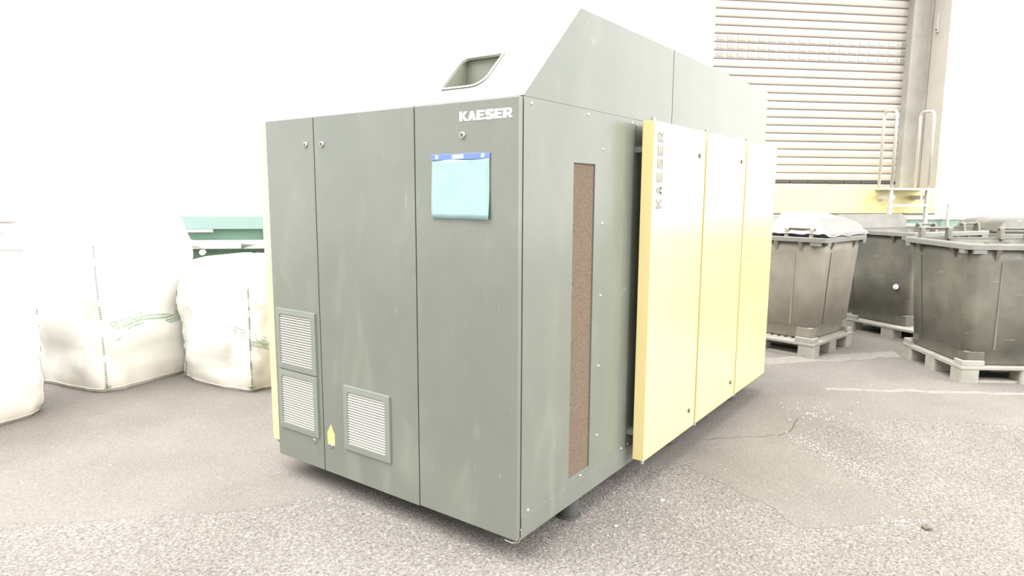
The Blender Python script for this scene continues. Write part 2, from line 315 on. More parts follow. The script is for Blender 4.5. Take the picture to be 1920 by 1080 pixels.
# ladder with hooped handrails
ld = empty('dock_ladder', W(6.73, 6.23, 0), 0, 'galvanised dock ladder with two hooped handrails against yellow beam', 'ladder')
def lw(t, n, z): return W(t, n, z)-ld.location
for t in (6.44, 7.03):
    R = .075; pts = [lw(t, 6.20, 1.74), lw(t, 6.20, 2.80)]
    for a in range(1, 6): an = math.radians(90*a/6); pts.append(lw(t, 6.20+R*(1-math.cos(an)), 2.80+R*math.sin(an)))
    pts += [lw(t, 6.20+R, 2.875), lw(t, 6.47-R, 2.885)]
    for a in range(1, 6): an = math.radians(90*a/6); pts.append(lw(t, 6.47-R+R*math.sin(an), 2.81+R*math.cos(an)))
    pts += [lw(t, 6.47, 2.80), lw(t, 6.47, 1.776)]
    MB().tube(pts, .021, 12).build('handrail', 'galv', ld, smooth=True)
    wbox(MB(), t-.022, t+.022, 6.18, 6.225, .0, 1.735).build('stile', 'galv', ld).location = -ld.location
    wbox(MB(), t-.03 if t < 7 else t-.09, t+.09 if t < 7 else t+.03, 6.225, 6.44, 1.60, 1.66).build('wall_bracket', 'galv', ld).location = -ld.location
wbox(MB(), 6.36, 7.11, 6.16, 6.44, 1.738, 1.762).build('top_step', 'galv', ld).location = -ld.location
for z in (1.50, 1.22, .94, .66, .38, .12): wbox(MB(), 6.462, 7.008, 6.185, 6.22, z, z+.03).build('rung', 'galv', ld).location = -ld.location

# small white boxes on the plinth ledge
for i, (t, s_, lb) in enumerate(((7.75, .13, 'larger white junction box on the green ledge right of ladder'), (8.08, .10, 'small white junction box on the green ledge far right'))):
    o = wbox(MB(), t, t+s_, NW-.12, NW-.02, 1.336, 1.336+s_*.55).build('junction_box', 'white', bevel=.008); tag(o, lb, 'box', 'boxes on the green ledge')
    wbox(MB(), t+.01, t+s_-.01, NW-.126, NW-.12, 1.342, 1.33+s_*.5).build('cover', 'white', o)
ps = MB().cyl(W(7.50, 6.32, 0), W(7.50, 6.32, 1.52), .022).build('bollard_pipe', 'galv'); tag(ps, 'thin upright grey pipe right of the dock ladder', 'pipe')
MB().cyl(W(7.50, 6.32, 1.52), W(7.50, 6.32, 1.535), .03).build('cap', 'galv', ps)

# ------------------------------------------------------------------ COMPRESSOR
H0, HT, WD, XE, ST = .12, 2.030, 1.716, 3.467, .030
cp = empty('compressor', (0, 0, 0), 0, 'large grey-green industrial compressor cabinet with yellow side doors', 'compressor')
body = MB().box((ST+.012, .012, H0+.01), (XE, WD-.012, HT-.02)).build('cabinet_body', 'darkseam', cp)
MB().box((ST, .0105, HT-.018), (XE, WD, HT)).build('roof_panel', 'dark', cp, bevel=.003)
# front doors
seams = [0, .584, 1.3034, WD]
doors = []
for i in range(3):
    y0, y1 = seams[i]+(.003 if i else 0), seams[i+1]-(.003 if i < 2 else 0)
    d = MB().box((0, y0, H0+(.004 if i == 0 else 0)), (ST-.004, y1, HT-.004)).build('front_door', 'dark', cp, bevel=.003); doors.append(d)
    MB().box((ST-.004, y0+.01, H0-.004), (ST+.01, y1-.01, H0+.006)).build('door_lip', 'zinc', d)
def lock_front(x, y, z, parent, r=.0155):
    o = MB().cyl((x, y, z), (x-.009, y, z), r, 20, r*.85).build('lock', 'zinc', parent, bevel=.002)
    MB().cyl((x-.009, y, z), (x-.0095, y, z), r*.55, 16).add([], []).build('lock_core', 'lockdark', parent); return o
for y, z, i in ((1.369, 1.886, 2), (1.235, 1.884, 1), (.296, 1.885, 0), (1.381, .276, 2), (1.239, .277, 1)): lock_front(0, y, z, doors[i], .0155 if z > 1 else .013)
# lettering
def letters(word, wd, ht, m, parent, name, gap=.12, strokew=.30):
    """bold sans letters drawn as polygons in a 1 x 1 cell; returns one mesh in local x (reading) / y (up)"""
    s = strokew; h = .22
    G = {
     'K': [[(0, 0), (s, 0), (s, 1), (0, 1)], [(s-.02, .42), (s-.02, .58), (.62, 1), (1.0, 1), (.58, .53), (1.02, 0), (.64, 0), (.36, .38)]],
     'A': [[(0, 0), (s+.02, 0), (.60, 1), (.34, 1)], [(1, 0), (1-s-.02, 0), (.40, 1), (.66, 1)], [(.2, .17), (.8, .17), (.74, .37), (.26, .37)]],
     'E': [[(0, 0), (s, 0), (s, 1), (0, 1)], [(s-.01, 0), (.95, 0), (.95, h), (s-.01, h)], [(s-.01, 1-h), (.95, 1-h), (.95, 1), (s-.01, 1)], [(s-.01, .40), (.88, .40), (.88, .60), (s-.01, .60)]],
     'R': [[(0, 0), (s, 0), (s, 1), (0, 1)], [(s-.01, 1-h), (.72, 1-h), (.70, 1), (s-.01, 1)], [(s-.01, .36), (.72, .36), (.72, .56), (s-.01, .56)], [(.62, .36), (.86, .40), (.97, .52), (.99, .70), (.95, .86), (.84, .97), (.68, 1), (.68, .8), (.72, .7), (.68, .56)], [(.42, .38), (.74, .40), (1.03, 0), (.68, 0)]],
    }
    mb = MB(); n = len(word); cell = wd/(n+(n-1)*gap); t = .0012
    for i, c in enumerate(word):
        ox = i*cell*(1+gap)
        if c == 'S':
            path = [(.92, .80), (.80, .88), (.60, .90), (.40, .90), (.20, .86), (.13, .74), (.20, .60), (.42, .54), (.60, .47), (.82, .40), (.88, .27), (.80, .14), (.60, .10), (.38, .10), (.18, .13), (.06, .22)]
            A = []; B = []
            for j, p in enumerate(path):
                q0 = path[max(j-1, 0)]; q1 = path[min(j+1, len(path)-1)]; dx, dy = q1[0]-q0[0], q1[1]-q0[1]; l = math.hypot(dx, dy); nx, ny = -dy/l, dx/l; hw = .5*(h*abs(ny)+s*.85*abs(nx))
                A.append((p[0]+nx*hw, p[1]+ny*hw)); B.append((p[0]-nx*hw, p[1]-ny*hw))
            polys = [[A[j], A[j+1], B[j+1], B[j]] for j in range(len(path)-1)]
        else: polys = G[c]
        for pl_ in polys: mb.prism([(ox+x*cell, y*ht, 0) for x, y in pl_], (0, 0, t))
    return mb.build(name, m, parent)
lt = letters('KAESER', .279, .0385, 'letter', doors[0], 'lettering', .06, .36)
# reading direction -Y, up +Z, facing -X
lt.matrix_local = Matrix(((0, 0, -1, -.0002), (-1, 0, 0, .314), (0, 1, 0, 1.944), (0, 0, 0, 1)))
# vent grilles on the front
def grille(yc0, yc1, zc0, zc1):
    g = empty('vent_grille', (0, 0, 0)); g.parent = cp
    fx = -.010; r = .02; oy, oz = (yc1-yc0)/2, (zc1-zc0)/2; cy, cz = (yc0+yc1)/2, (zc0+zc1)/2; m_ = .032
    out = rrect(oy, oz, .004, 3); inn = rrect(oy-m_, oz-m_, .018, 3)
    tf = lambda p, x: Vector((x, cy+p.x, cz+p.y))
    rings = [[tf(p, 0) for p in out], [tf(p, fx) for p in out], [tf(p, fx-.002) for p in inn], [tf(p, .0005) for p in inn]]
    f = MB().loft(rings, caps=False).build('grille_frame', 'slat', cp, bevel=.0015); f.parent = g
    MB().box((-.0008, cy-oy+m_-.005, cz-oz+m_-.005), (-.0002, cy+oy-m_+.005, cz+oz-m_+.005)).build('grille_backing', 'darkseam', g)
    n = 20; p = (2*oz-2*m_)/n
    me = MB().prism([(-.0008, 0, p*1.0), (-.0022, 0, p*.98), (-.0105, 0, p*.30), (-.0105, 0, p*.20), (-.0008, 0, p*.40)], (0, 2*oy-2*m_, 0)).mesh('slat'); me.materials.append(M['louvre_lit'])
    for k in range(n):
        o = bpy.data.objects.new('slat', me); COL.objects.link(o); o.parent = g; o.location = (0, cy-oy+m_, cz-oz+m_+k*p)
for a in ((1.338, 1.684, .648, .996), (1.338, 1.684, .296, .642), (.775, 1.122, .291, .640)): grille(*a)
# warning sticker
ws = MB().prism([(-.0008, 1.212, .281), (-.0008, 1.270, .281), (-.0008, 1.270, .338), (-.0008, 1.212, .338)], (.0007, 0, 0)).build('warning_sticker', 'stickery', cp)
MB().prism([(-.0008, 1.208, .340), (-.0008, 1.274, .340), (-.0008, 1.241, .396)], (.0007, 0, 0)).build('warning_triangle', 'stickery', cp)
# side panel with slot
sp = empty('side_panel'); sp.parent = cp
sx0, sx1, sz0, sz1 = .434, .634, .258, 1.780; X1 = 1.045; zb = .225
pn = MB()
o4 = [(ST+.004, zb), (X1, zb), (X1, HT-.0005), (ST+.004, HT-.0005)]; i4 = [(sx0, sz0), (sx1, sz0), (sx1, sz1), (sx0, sz1)]
vs = [Vector((x, y, z)) for y in (0, .010) for x, z in o4+i4]; F = []
for k in range(4):
    j = (k+1) % 4
    F += [(k, j, 4+j, 4+k), (8+k, 12+k, 12+j, 8+j), (k, 8+k, 8+j, j), (4+k, 4+j, 12+j, 12+k)]
pn.add(vs, F).build('sheet', 'dark', sp, bevel=.0015)
MB().box((sx0-.003, .0085, sz0-.003), (sx1+.003, .0115, sz1+.003)).build('foam_strip', 'foam', sp)
rl = MB(); rl.prism([(ST+.004, -.001, H0), (ST+.004, -.0015, H0+.02), (ST+.004, -.0015, zb-.003), (ST+.004, -.001, zb), (ST+.004, .012, zb), (ST+.004, .012, H0)], (XE-ST-.01, 0, 0)); rl.build('base_rail', 'dark', cp, bevel=.001)
MB().box((X1+.003, .003, zb), (XE, .0100, HT-.0005)).build('rear_side_sheet', 'dark', cp)
MB().box((X1+.026, .0015, 1.86), (X1+.029, .004, 2.005)).build('hinge_slot', 'darkseam', cp)
sc = MB().cyl((0, 0, 0), (0, -.005, 0), .0085, 12, .005).mesh('screw'); sc.materials.append(M['zinc'])
for x, z in ((.087, 2.005), (.555, 2.006), (.708, 1.856), (.715, 1.495), (.716, 1.133), (.711, .769), (.712, .40), (.549, .236), (.087, .236), (1.021, 2.008), (1.000, .236)):
    o = bpy.data.objects.new('screw', sc); COL.objects.link(o); o.parent = sp; o.location = (x, 0, z)
for x, z in ((1.085, 2.0), (1.088, .235)):
    o = bpy.data.objects.new('screw', sc); COL.objects.link(o); o.parent = cp; o.location = (x, .003, z); o.scale = (.8, .8, .8)
# wire clip at the lower corner of the front door
MB().tube([(.022, -.004, .175), (.022, -.009, .17), (.022, -.009, .135), (.01, -.004, .118), (-.006, .02, .114), (-.006, .06, .116)], .0013, 8).build('wire_clip', 'zinc', cp)
# yellow doors, both sides
def ydoors(side):
    xs = [1.040, 1.806, 2.606, 3.383] if side == 0 else [.040, 1.0, 1.8, 2.606, 3.383]
    Y0, Y1 = (-.117, -.049) if side == 0 else (WD+.049, WD+.117)
    for i in range(len(xs)-1):
        a, b = xs[i]+(.016 if i else 0), xs[i+1]-(.016 if i < len(xs)-2 else 0)
        d = MB().box((a, Y0, .175), (b, Y1, 2.018)).build('side_door', 'yellow', cp, bevel=.003); d['label'] = 'yellow door panel'
        yy = Y0 if side == 0 else Y1; sg = -1 if side == 0 else 1
        if i < 2 or side:
            for z in (1.870, .296):
                MB().cyl((b-.10, yy, z), (b-.10, yy+sg*.006, z), .014, 18).build('lock', 'lockdark', d)
        for z0, z1 in ((2.018, 2.034), (.158, .175)):
            MB().cyl((a+.012, (Y0+Y1)/2+(-.02 if side == 0 else 0), z0), (a+.012, (Y0+Y1)/2+(-.02 if side == 0 else 0), z1), .011, 12).build('hinge_pin', 'zinc', d)
        if i == 0 and side == 0:
            l2 = letters('KAESER', .405, .072, 'letterg', d, 'lettering', .22, .30)
            l2.matrix_local = Matrix(((0, -1, 0, 1.157), (0, 0, -1, Y0-.0002), (1, 0, 0, 1.562), (0, 0, 0, 1)))
    # hinge carriers between cabinet and doors
    for x in xs:
        for z in (.30, 1.86): MB().box((min(x+.03, 3.3), (Y1 if side == 0 else WD-.012), z), (min(x+.03, 3.3)+.05, (.024 if side == 0 else Y0), z+.03)).build('hinge_arm', 'dark', cp)
ydoors(0); ydoors(1)
# exhaust hood
HX, HZ, HW = .474, 2.464, .79
def sheet_prism(pts, d): return MB().prism(pts, d)
h1 = empty('exhaust_hood'); h1.parent = cp
MB().prism([(ST+.006, 0.002, HT+.001), (1.5375, .002, HT+.001), (1.5375, .002, HZ), (HX, .002, HZ)], (0, .006, 0)).build('hood_side_sheet', 'dark', h1)
MB().prism([(1.5385, .0, HT+.001), (2.079, .0, HT+.001), (2.079, .0, HZ), (1.5385, 0, HZ)], (0, .006, 0)).build('hood_side_sheet', 'dark', h1)
MB().prism([(2.082, .002, HT+.001), (XE, .002, HT+.001), (XE, .002, HZ), (2.082, 0.002, HZ)], (0, .006, 0)).build('hood_side_sheet', 'dark', h1)
MB().prism([(ST+.006, HW, HT+.001), (XE, HW, HT+.001), (XE, HW, HZ), (HX, HW, HZ)], (0, -.006, 0)).build('hood_side_sheet', 'dark', h1)
MB().box((HX+.004, .009, HZ-.006), (XE, HW-.008, HZ-.0005)).build('hood_top_sheet', 'dark', h1)
MB().box((XE-.006, .01, HT+.001), (XE, HW-.008, HZ)).build('hood_back_sheet', 'dark', h1)
# sloped sheet with rounded opening
sl = Vector((HX-ST, 0, HZ-HT)); L_ = sl.length; sl.normalize(); nrm = Vector((-sl.z, 0, sl.x))
def SP(y, u, d=0.): return Vector((ST, 0, HT+.002))+sl*u+Vector((0, y, 0))+nrm*d
XB = .288
u0, u1, ya, yb = .107, .328, .280, .510
inner = []
for sx, sy, a0, r_ in ((1, 1, 0, .030), (-1, 1, 90, .008), (-1, -1, 180, .065), (1, -1, 270, .016)):
    for i in range(8):
        a = math.radians(a0+90*i/7); inner.append(Vector(((ya+yb)/2+sx*((yb-ya)/2-r_)+r_*math.cos(a), (u0+u1)/2+sy*((u1-u0)/2-r_)+r_*math.sin(a), 0)))
cx_, cy_ = (ya+yb)/2, (u0+u1)/2
outer = []
for p in inner:
    dx, dy = p.x-cx_, p.y-cy_; ks = []
    if dx: ks.append(((HW if dx > 0 else 0)-cx_)/dx)
    if dy: ks.append(((L_ if dy > 0 else 0)-cy_)/dy)
    kk = min(k_ for k_ in ks if k_ > 0); outer.append(Vector((cx_+dx*kk, cy_+dy*kk, 0)))
# add exact corners by snapping the nearest samples
for c in ((0, 0), (HW, 0), (HW, L_), (0, L_)):
    j = min(range(len(outer)), key=lambda i: (outer[i].x-c[0])**2+(outer[i].y-c[1])**2); outer[j] = Vector((c[0], c[1], 0))
n = len(inner)
MB().loft([[SP(p.x, p.y, -.004) for p in inner], [SP(p.x, p.y, -.004) for p in outer], [SP(p.x, p.y, 0) for p in outer], [SP(p.x, p.y, 0) for p in inner], [SP(p.x, p.y, -.004) for p in inner]], caps=False).build('sloped_sheet', 'dark', h1)
gro = lambda g, d: [SP(cx_+(p.x-cx_)*(1+g/abs((yb-ya)/2)), cy_+(p.y-cy_)*(1+g/((u1-u0)/2)), d) for p in inner]
MB().loft([gro(.008, 0), gro(.009, .005), gro(0, .006), gro(-.001, -.006)], caps=False).build('opening_rim', 'zinc', h1)
inn0 = [SP(p.x, p.y, -.003) for p in inner]; back = [Vector((XB, p.y, p.z)) for p in inn0]
MB().loft([inn0, back], caps=False).add(back, [tuple(range(n))]).build('duct_lining', 'inner', h1)
# feet
for i, (x, y) in enumerate(((.56, .07), (1.83, .07), (3.05, .07), (.56, WD-.07), (1.83, WD-.07), (3.05, WD-.07))):
    f = MB().cyl((x, y, 0), (x, y, .012), .062, 28, .06).cyl((x, y, .012), (x, y, H0+.012), .052, 28).build('foot', 'rubber', cp, bevel=.002)
# document pocket
pk = empty('document_pocket', (0, .31, 1.667), 0, 'clear document pocket with blue top strip hung on the grey-green front', 'document pocket')
pts = []; nx, nz = 12, 12; v_ = []
y0, y1, z0, z1 = .476, .148, 1.528, 1.790
for j in range(nz+1):
    for i in range(nx+1):
        a, b = i/nx, j/nz; y = y0+(y1-y0)*a; z = z0+(z1-z0)*b
        bul = .004+.010*(1-b)**1.5*(.4+.6*a)+.002*math.sin(a*9+b*5)
        v_.append(Vector((-bul, y-.31, z-1.667)))
fs = [(j*(nx+1)+i, j*(nx+1)+i+1, (j+1)*(nx+1)+i+1, (j+1)*(nx+1)+i) for j in range(nz) for i in range(nx)]
o = MB().add(v_, fs).build('pocket_film', 'pocket', pk, smooth=True); sd = o.modifiers.new('thick', 'SOLIDIFY'); sd.thickness = .0015
MB().box((-.006, .478-.31, 1.782-1.667), (-.0012, .146-.31, 1.808-1.667)).build('blue_strip', 'bluep', pk, bevel=.0015)
for y in (.441, .182): MB().cyl((-.006, y-.31, 1.795-1.667), (-.0085, y-.31, 1.795-1.667), .009, 16).build('button_magnet', 'white', pk)
MB().box((-.0068, .352-.31, 1.787-1.667), (-.006, .290-.31, 1.803-1.667)).build('strip_label', 'white', pk)

# ------------------------------------------------------------------ WASTE BINS
PH = .155
def make_bin(name_label, loc, rz, h=1.085, lid=None, hinge_side=1, group='four-wheeled waste bins on pallets', knob=False, hl=.685, hs=.535, pm='bin'):
    """x = long axis; hinge side is +y (1) or -y (-1)"""
    t = empty('waste_bin', loc, rz, name_label, 'waste bin', group)
    mb = MB(); R = []
    q = [(0.0, .80, .055), (.02, .815, .06), (.13, .83, .07), (.135, .845, .075), (.55, .885, .085), (h-.16, .925, .09), (h-.02, .935, .09)]
    for z, k, r in q: R.append(rrect(hl*k, hs*k, r, 6, z))
    iR = [rrect(hl*k-.012, hs*k-.012, r, 6, z) for z, k, r in ((h-.02, .935, .09), (.55, .885, .085), (.05, .82, .06))]
    mb.loft(R+iR, caps=True); mb.build('bin_body', pm, t, smooth=False)
    for o_ in (t.children[-1],):
        for p in o_.data.polygons: p.use_smooth = len(p.vertices) == 4
    # rim: flange with a down-turned lip
    rr = [rrect(hl*.92, hs*.92, .085, 6, h), rrect(hl, hs, .06, 6, h), rrect(hl+.004, hs+.004, .06, 6, h-.012), rrect(hl+.004, hs+.004, .06, 6, h-.050), rrect(hl-.008, hs-.008, .055, 6, h-.050), rrect(hl-.010, hs-.010, .055, 6, h-.018), rrect(hl*.92, hs*.92, .085, 6, h-.018), rrect(hl*.92, hs*.92, .085, 6, h)]
    MB().loft(rr, caps=False).build('rim', 'binrim', t)
    # pointed stiffening ribs under the rim
    for sgn in (1, -1):
        for x in (-.42, -.16, .10, .30):
            ys = hs*.93; x_ = x*hl/.685
            MB().add([(x_-.022, sgn*(ys-.02), h-.05), (x_+.022, sgn*(ys-.02), h-.05), (x_+.022, sgn*(hs-.002), h-.05), (x_-.022, sgn*(hs-.002), h-.05), (x_, sgn*(ys-.035), h-.24)], [(0, 1, 2, 3), (0, 4, 1), (1, 4, 2), (2, 4, 3), (3, 4, 0)]).build('rib', pm, t)
        for y in (-.28, .28):
            xs = hl*.93; y_ = y*hs/.535
            MB().add([(sgn*(xs-.02), y_-.022, h-.05), (sgn*(xs-.02), y_+.022, h-.05), (sgn*(hl-.002), y_+.022, h-.05), (sgn*(hl-.002), y_-.022, h-.05), (sgn*(xs-.035), y_, h-.20)], [(0, 1, 2, 3), (0, 4, 1), (1, 4, 2), (2, 4, 3), (3, 4, 0)]).build('rib', pm, t)
    # corner blocks under the rim
    for sx in (1, -1):
        for sy in (1, -1):
            MB().box((sx*(hl-.16), sy*(hs-.03), h-.085), (sx*(hl-.05), sy*hs, h-.04)).box((sx*(hl-.03), sy*(hs-.13), h-.085), (sx*(hl+.001), sy*(hs-.05), h-.04)).build('corner_lug', 'binrim', t)
            # wheel recess pods at the bottom corners
            MB().loft([rrect(.085, .07, .03, 4, .004, sx*(hl*.80-.078), sy*(hs*.80-.06)), rrect(.09, .075, .03, 4, .12, sx*(hl*.82-.082), sy*(hs*.82-.064)), rrect(.085, .07, .03, 4, .135, sx*(hl*.82-.09), sy*(hs*.82-.074))]).build('corner_pod', pm, t, smooth=False)
    # raised stiffener strips on the walls
    for sgn in (1, -1):
        def strip(P0, P1, wv, outv):
            w2 = Vector(wv)*.5; ov = Vector(outv); a = Vector(P0); b = Vector(P1)
            return MB().add([a-w2, a+w2, b+w2, b-w2, a-w2+ov, a+w2+ov, b+w2+ov, b-w2+ov], [(0, 3, 2, 1), (4, 5, 6, 7), (0, 1, 5, 4), (1, 2, 6, 5), (2, 3, 7, 6), (3, 0, 4, 7)])
        for x in (-.36, .36):
            strip((x*hl/.685*.93, sgn*(hs*.845-.010), .15), (x*hl/.685, sgn*(hs*.925-.010), h-.16), (.016, 0, 0), (0, sgn*.016, 0)).build('stiffener', pm, t)
        strip((sgn*(hl*.845-.008), .24*hs/.535, .15), (sgn*(hl*.925-.008), .27*hs/.535, h-.16), (0, .010, 0), (sgn*.012, 0, 0)).build('groove', 'darkseam', t)
    # two hinge handles: posts and round bar
    for x in (-.40, .36):
        y = hinge_side*(hs-.045); x0, x1 = (x-.13)*hl/.685, (x+.13)*hl/.685
        for xx in (x0, x1):
            MB().prism([(xx-.020, y-.035, h-.02), (xx-.020, y+.045, h-.02), (xx-.020, y+.035, h+.08), (xx-.020, y+.012, h+.108), (xx-.020, y-.018, h+.09)], (.040, 0, 0)).build('hinge_post', pm, t, bevel=.004)
        MB().cyl((x0-.03, y+.012, h+.088), (x1+.03, y+.012, h+.088), .013, 12).build('hinge_bar', pm, t)
    if knob:
        MB().cyl((-hl*.895, knob, .455), (-hl*.895-.02, knob, .455), .030, 20).cyl((-hl*.895-.02, knob, .455), (-hl*.895-.028, knob, .455), .012, 12).build('drain_plug', 'white', t, bevel=.003)
    if lid:
        # domed closed lid with lipped edge
        R = []
        for k, z in ((1.0, 0), (1.0, .03), (.97, .05), (.93, .10), (.85, .15), (.70, .18), (.4, .195), (.08, .20)):
            R.append([Vector((p.x, p.y*.93-hinge_side*.02, h+.004+z*lid[1])) for p in rrect((hl+.004)*k, (hs)*k, .07*max(k, .3) if k > .1 else .02, 6, 0)])
        MB().loft(R, caps=True).build('lid', lid[0], t, smooth=True)
    return t

def make_pallet(name_label, loc, rz, L=1.2, Wd=1.0, stops=True, open_deck=False):
    t = empty('pallet', loc, rz, name_label, 'pallet', 'light grey plastic pallets under the bins')
    hx, hy, H = L/2, Wd/2, PH
    b = .085
    def blk(cx, cy, w1, w2):
        MB().loft([rrect(w1, w2, .022, 4, .0, cx, cy), rrect(w1, w2, .022, 4, H-.034, cx, cy)]).build('block', 'pallet', t)
    for cx in (-hx+b, 0, hx-b):
        for cy in (-hy+b, 0, hy-b): blk(cx, cy, b, b*.95)
    for cy in (-hy+b, 0, hy-b): MB().box((-hx+2*b, cy-.055, .0), (hx-2*b, cy+.055, .022)).build('bottom_runner', 'pallet', t)
    for cy in (-hy+.07, hy-.07): MB().box((-hx, cy-.07, H-.034), (hx, cy+.07, H)).build('deck_rail', 'pallet', t, bevel=.008)
    for cx in (-hx+.07, hx-.07): MB().box((cx-.07, -hy+.14, H-.034), (cx+.07, hy-.14, H)).build('deck_rail', 'pallet', t, bevel=.004)
    me = MB().box((-.024, -hy+.14, H-.03), (.024, hy-.14, H-.002)).mesh('deck_bar'); me.materials.append(M['deckbar' if open_deck else 'pallet'])
    nb = 12
    for k in range(nb):
        o = bpy.data.objects.new('deck_bar', me); COL.objects.link(o); o.parent = t; o.location = (-hx+.18+k*(L-.36)/(nb-1), 0, 0)
    if stops:
        for sx in (1, -1):
            for sy in (1, -1):
                MB().box((sx*hx*.985, sy*(hy-.004), H), (sx*(hx-.20), sy*(hy-.035), H+.048)).box((sx*hx*.985, sy*(hy-.036), H), (sx*(hx-.035), sy*(hy-.13), H+.048)).build('corner_stop', 'pallet', t, bevel=.004)
    return t
def near_corner(c, dx, dy, L, Wd):
    """pallet centre from its near corner and the two edge directions (degrees)"""
    a, b = math.radians(dx), math.radians(dy)
    return (c[0]+math.cos(a)*L/2+math.cos(b)*Wd/2, c[1]+math.sin(a)*L/2+math.sin(b)*Wd/2)
R_ = math.radians
# A: behind the yellow doors, closed lid; long side runs away to the left (dir 79), short side dir -11
pa = near_corner((4.884, -.192), 79, -11, 1.2, 1.02)
make_pallet('light grey pallet nearest the yellow doors, under the lidded bin', (*pa, 0), R_(79), 1.2, 1.02)
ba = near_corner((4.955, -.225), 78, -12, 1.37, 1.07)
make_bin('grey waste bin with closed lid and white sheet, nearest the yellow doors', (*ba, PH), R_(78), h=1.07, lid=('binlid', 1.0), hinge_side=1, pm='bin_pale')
# C: large bin at the right edge
pc = near_corner((4.741, -1.436), -57.5, 32.5, 1.2, 1.0)
make_pallet('light grey pallet at the right edge under the foremost open bin', (*pc, 0), R_(-57.5), 1.2, 1.0, open_deck=True)
bc = near_corner((4.66, -1.405), -57.5, 32.5, 1.37, 1.07)
make_bin('open dark grey waste bin at the right edge, foremost of all', (*bc, PH), R_(-57.5), h=1.085, hinge_side=1)
# B: middle bin, end wall with white plug
pb = near_corner((6.78, -.13), -120.5, -30.5, 1.2, 1.2)
make_pallet('light grey pallet between and behind the other two pallets', (*pb, 0), R_(-120.5), 1.2, 1.2)
bb = near_corner((6.36, -.84), -30.5, 59.5, 1.37, 1.07)
make_bin('open dark waste bin with round white plug, standing between the other two', (*bb, PH), R_(-30.5), h=1.09, hinge_side=-1, knob=-.34)
# E: lidded bin behind, at the right edge (on the floor behind bin B)
make_bin('dark waste bin with closed domed dark lid behind the others, far right', (8.66, -1.92, 0), R_(-57), h=1.20, lid=('bin', 1.0), hinge_side=1)
bb_ = [o for o in bpy.data.objects if o.get('label', '').startswith('open dark waste bin with round')][0]
MB().prism([(-.64, .50, 1.08), (-.66, .53, 1.20), (-.58, .54, 1.262), (.58, .54, 1.262), (.66, .53, 1.20), (.64, .50, 1.08)], (0, .03, 0)).build('open_lid', 'bin', bb_, bevel=.01)

# white sheet lying over the lid of the first bin
def sheet():
    nx, ny = 26, 22; vs = []; a = R_(78); cx, cy = ba
    for j in range(ny+1):
        for i in range(nx+1):
            u = -.70+ (i/nx)*.62; v = -.56+(j/ny)*1.10
            # dome height under the sheet
            ku = max(abs(u)/.685, abs(v)/.535); z = .205*(1-min(1, max(0, (ku-.35)/.65))**2.2)
            if ku > 1: z -= (ku-1)*.9
            p = Vector((u*2.2, v*2.6, 0)); z += .022*noise.noise(p*3)+.014*noise.noise(p*8)+.02
            vs.append(Vector((u, v, z)))
    fs = [(j*(nx+1)+i, j*(nx+1)+i+1, (j+1)*(nx+1)+i+1, (j+1)*(nx+1)+i) for j in range(ny) for i in range(nx)]
    o = MB().add(vs, fs).build('plastic_sheet', 'sheet', smooth=True); o.location = (cx, cy, PH+1.07+.012); o.rotation_euler = (0, 0, a)
    s = o.modifiers.new('thick', 'SOLIDIFY'); s.thickness = .006; s = o.modifiers.new('sub', 'SUBSURF'); s.levels = 1; s.render_levels = 1
    tag(o, 'crumpled whitish plastic sheet draped over the closed bin lid', 'sheet')
sheet()

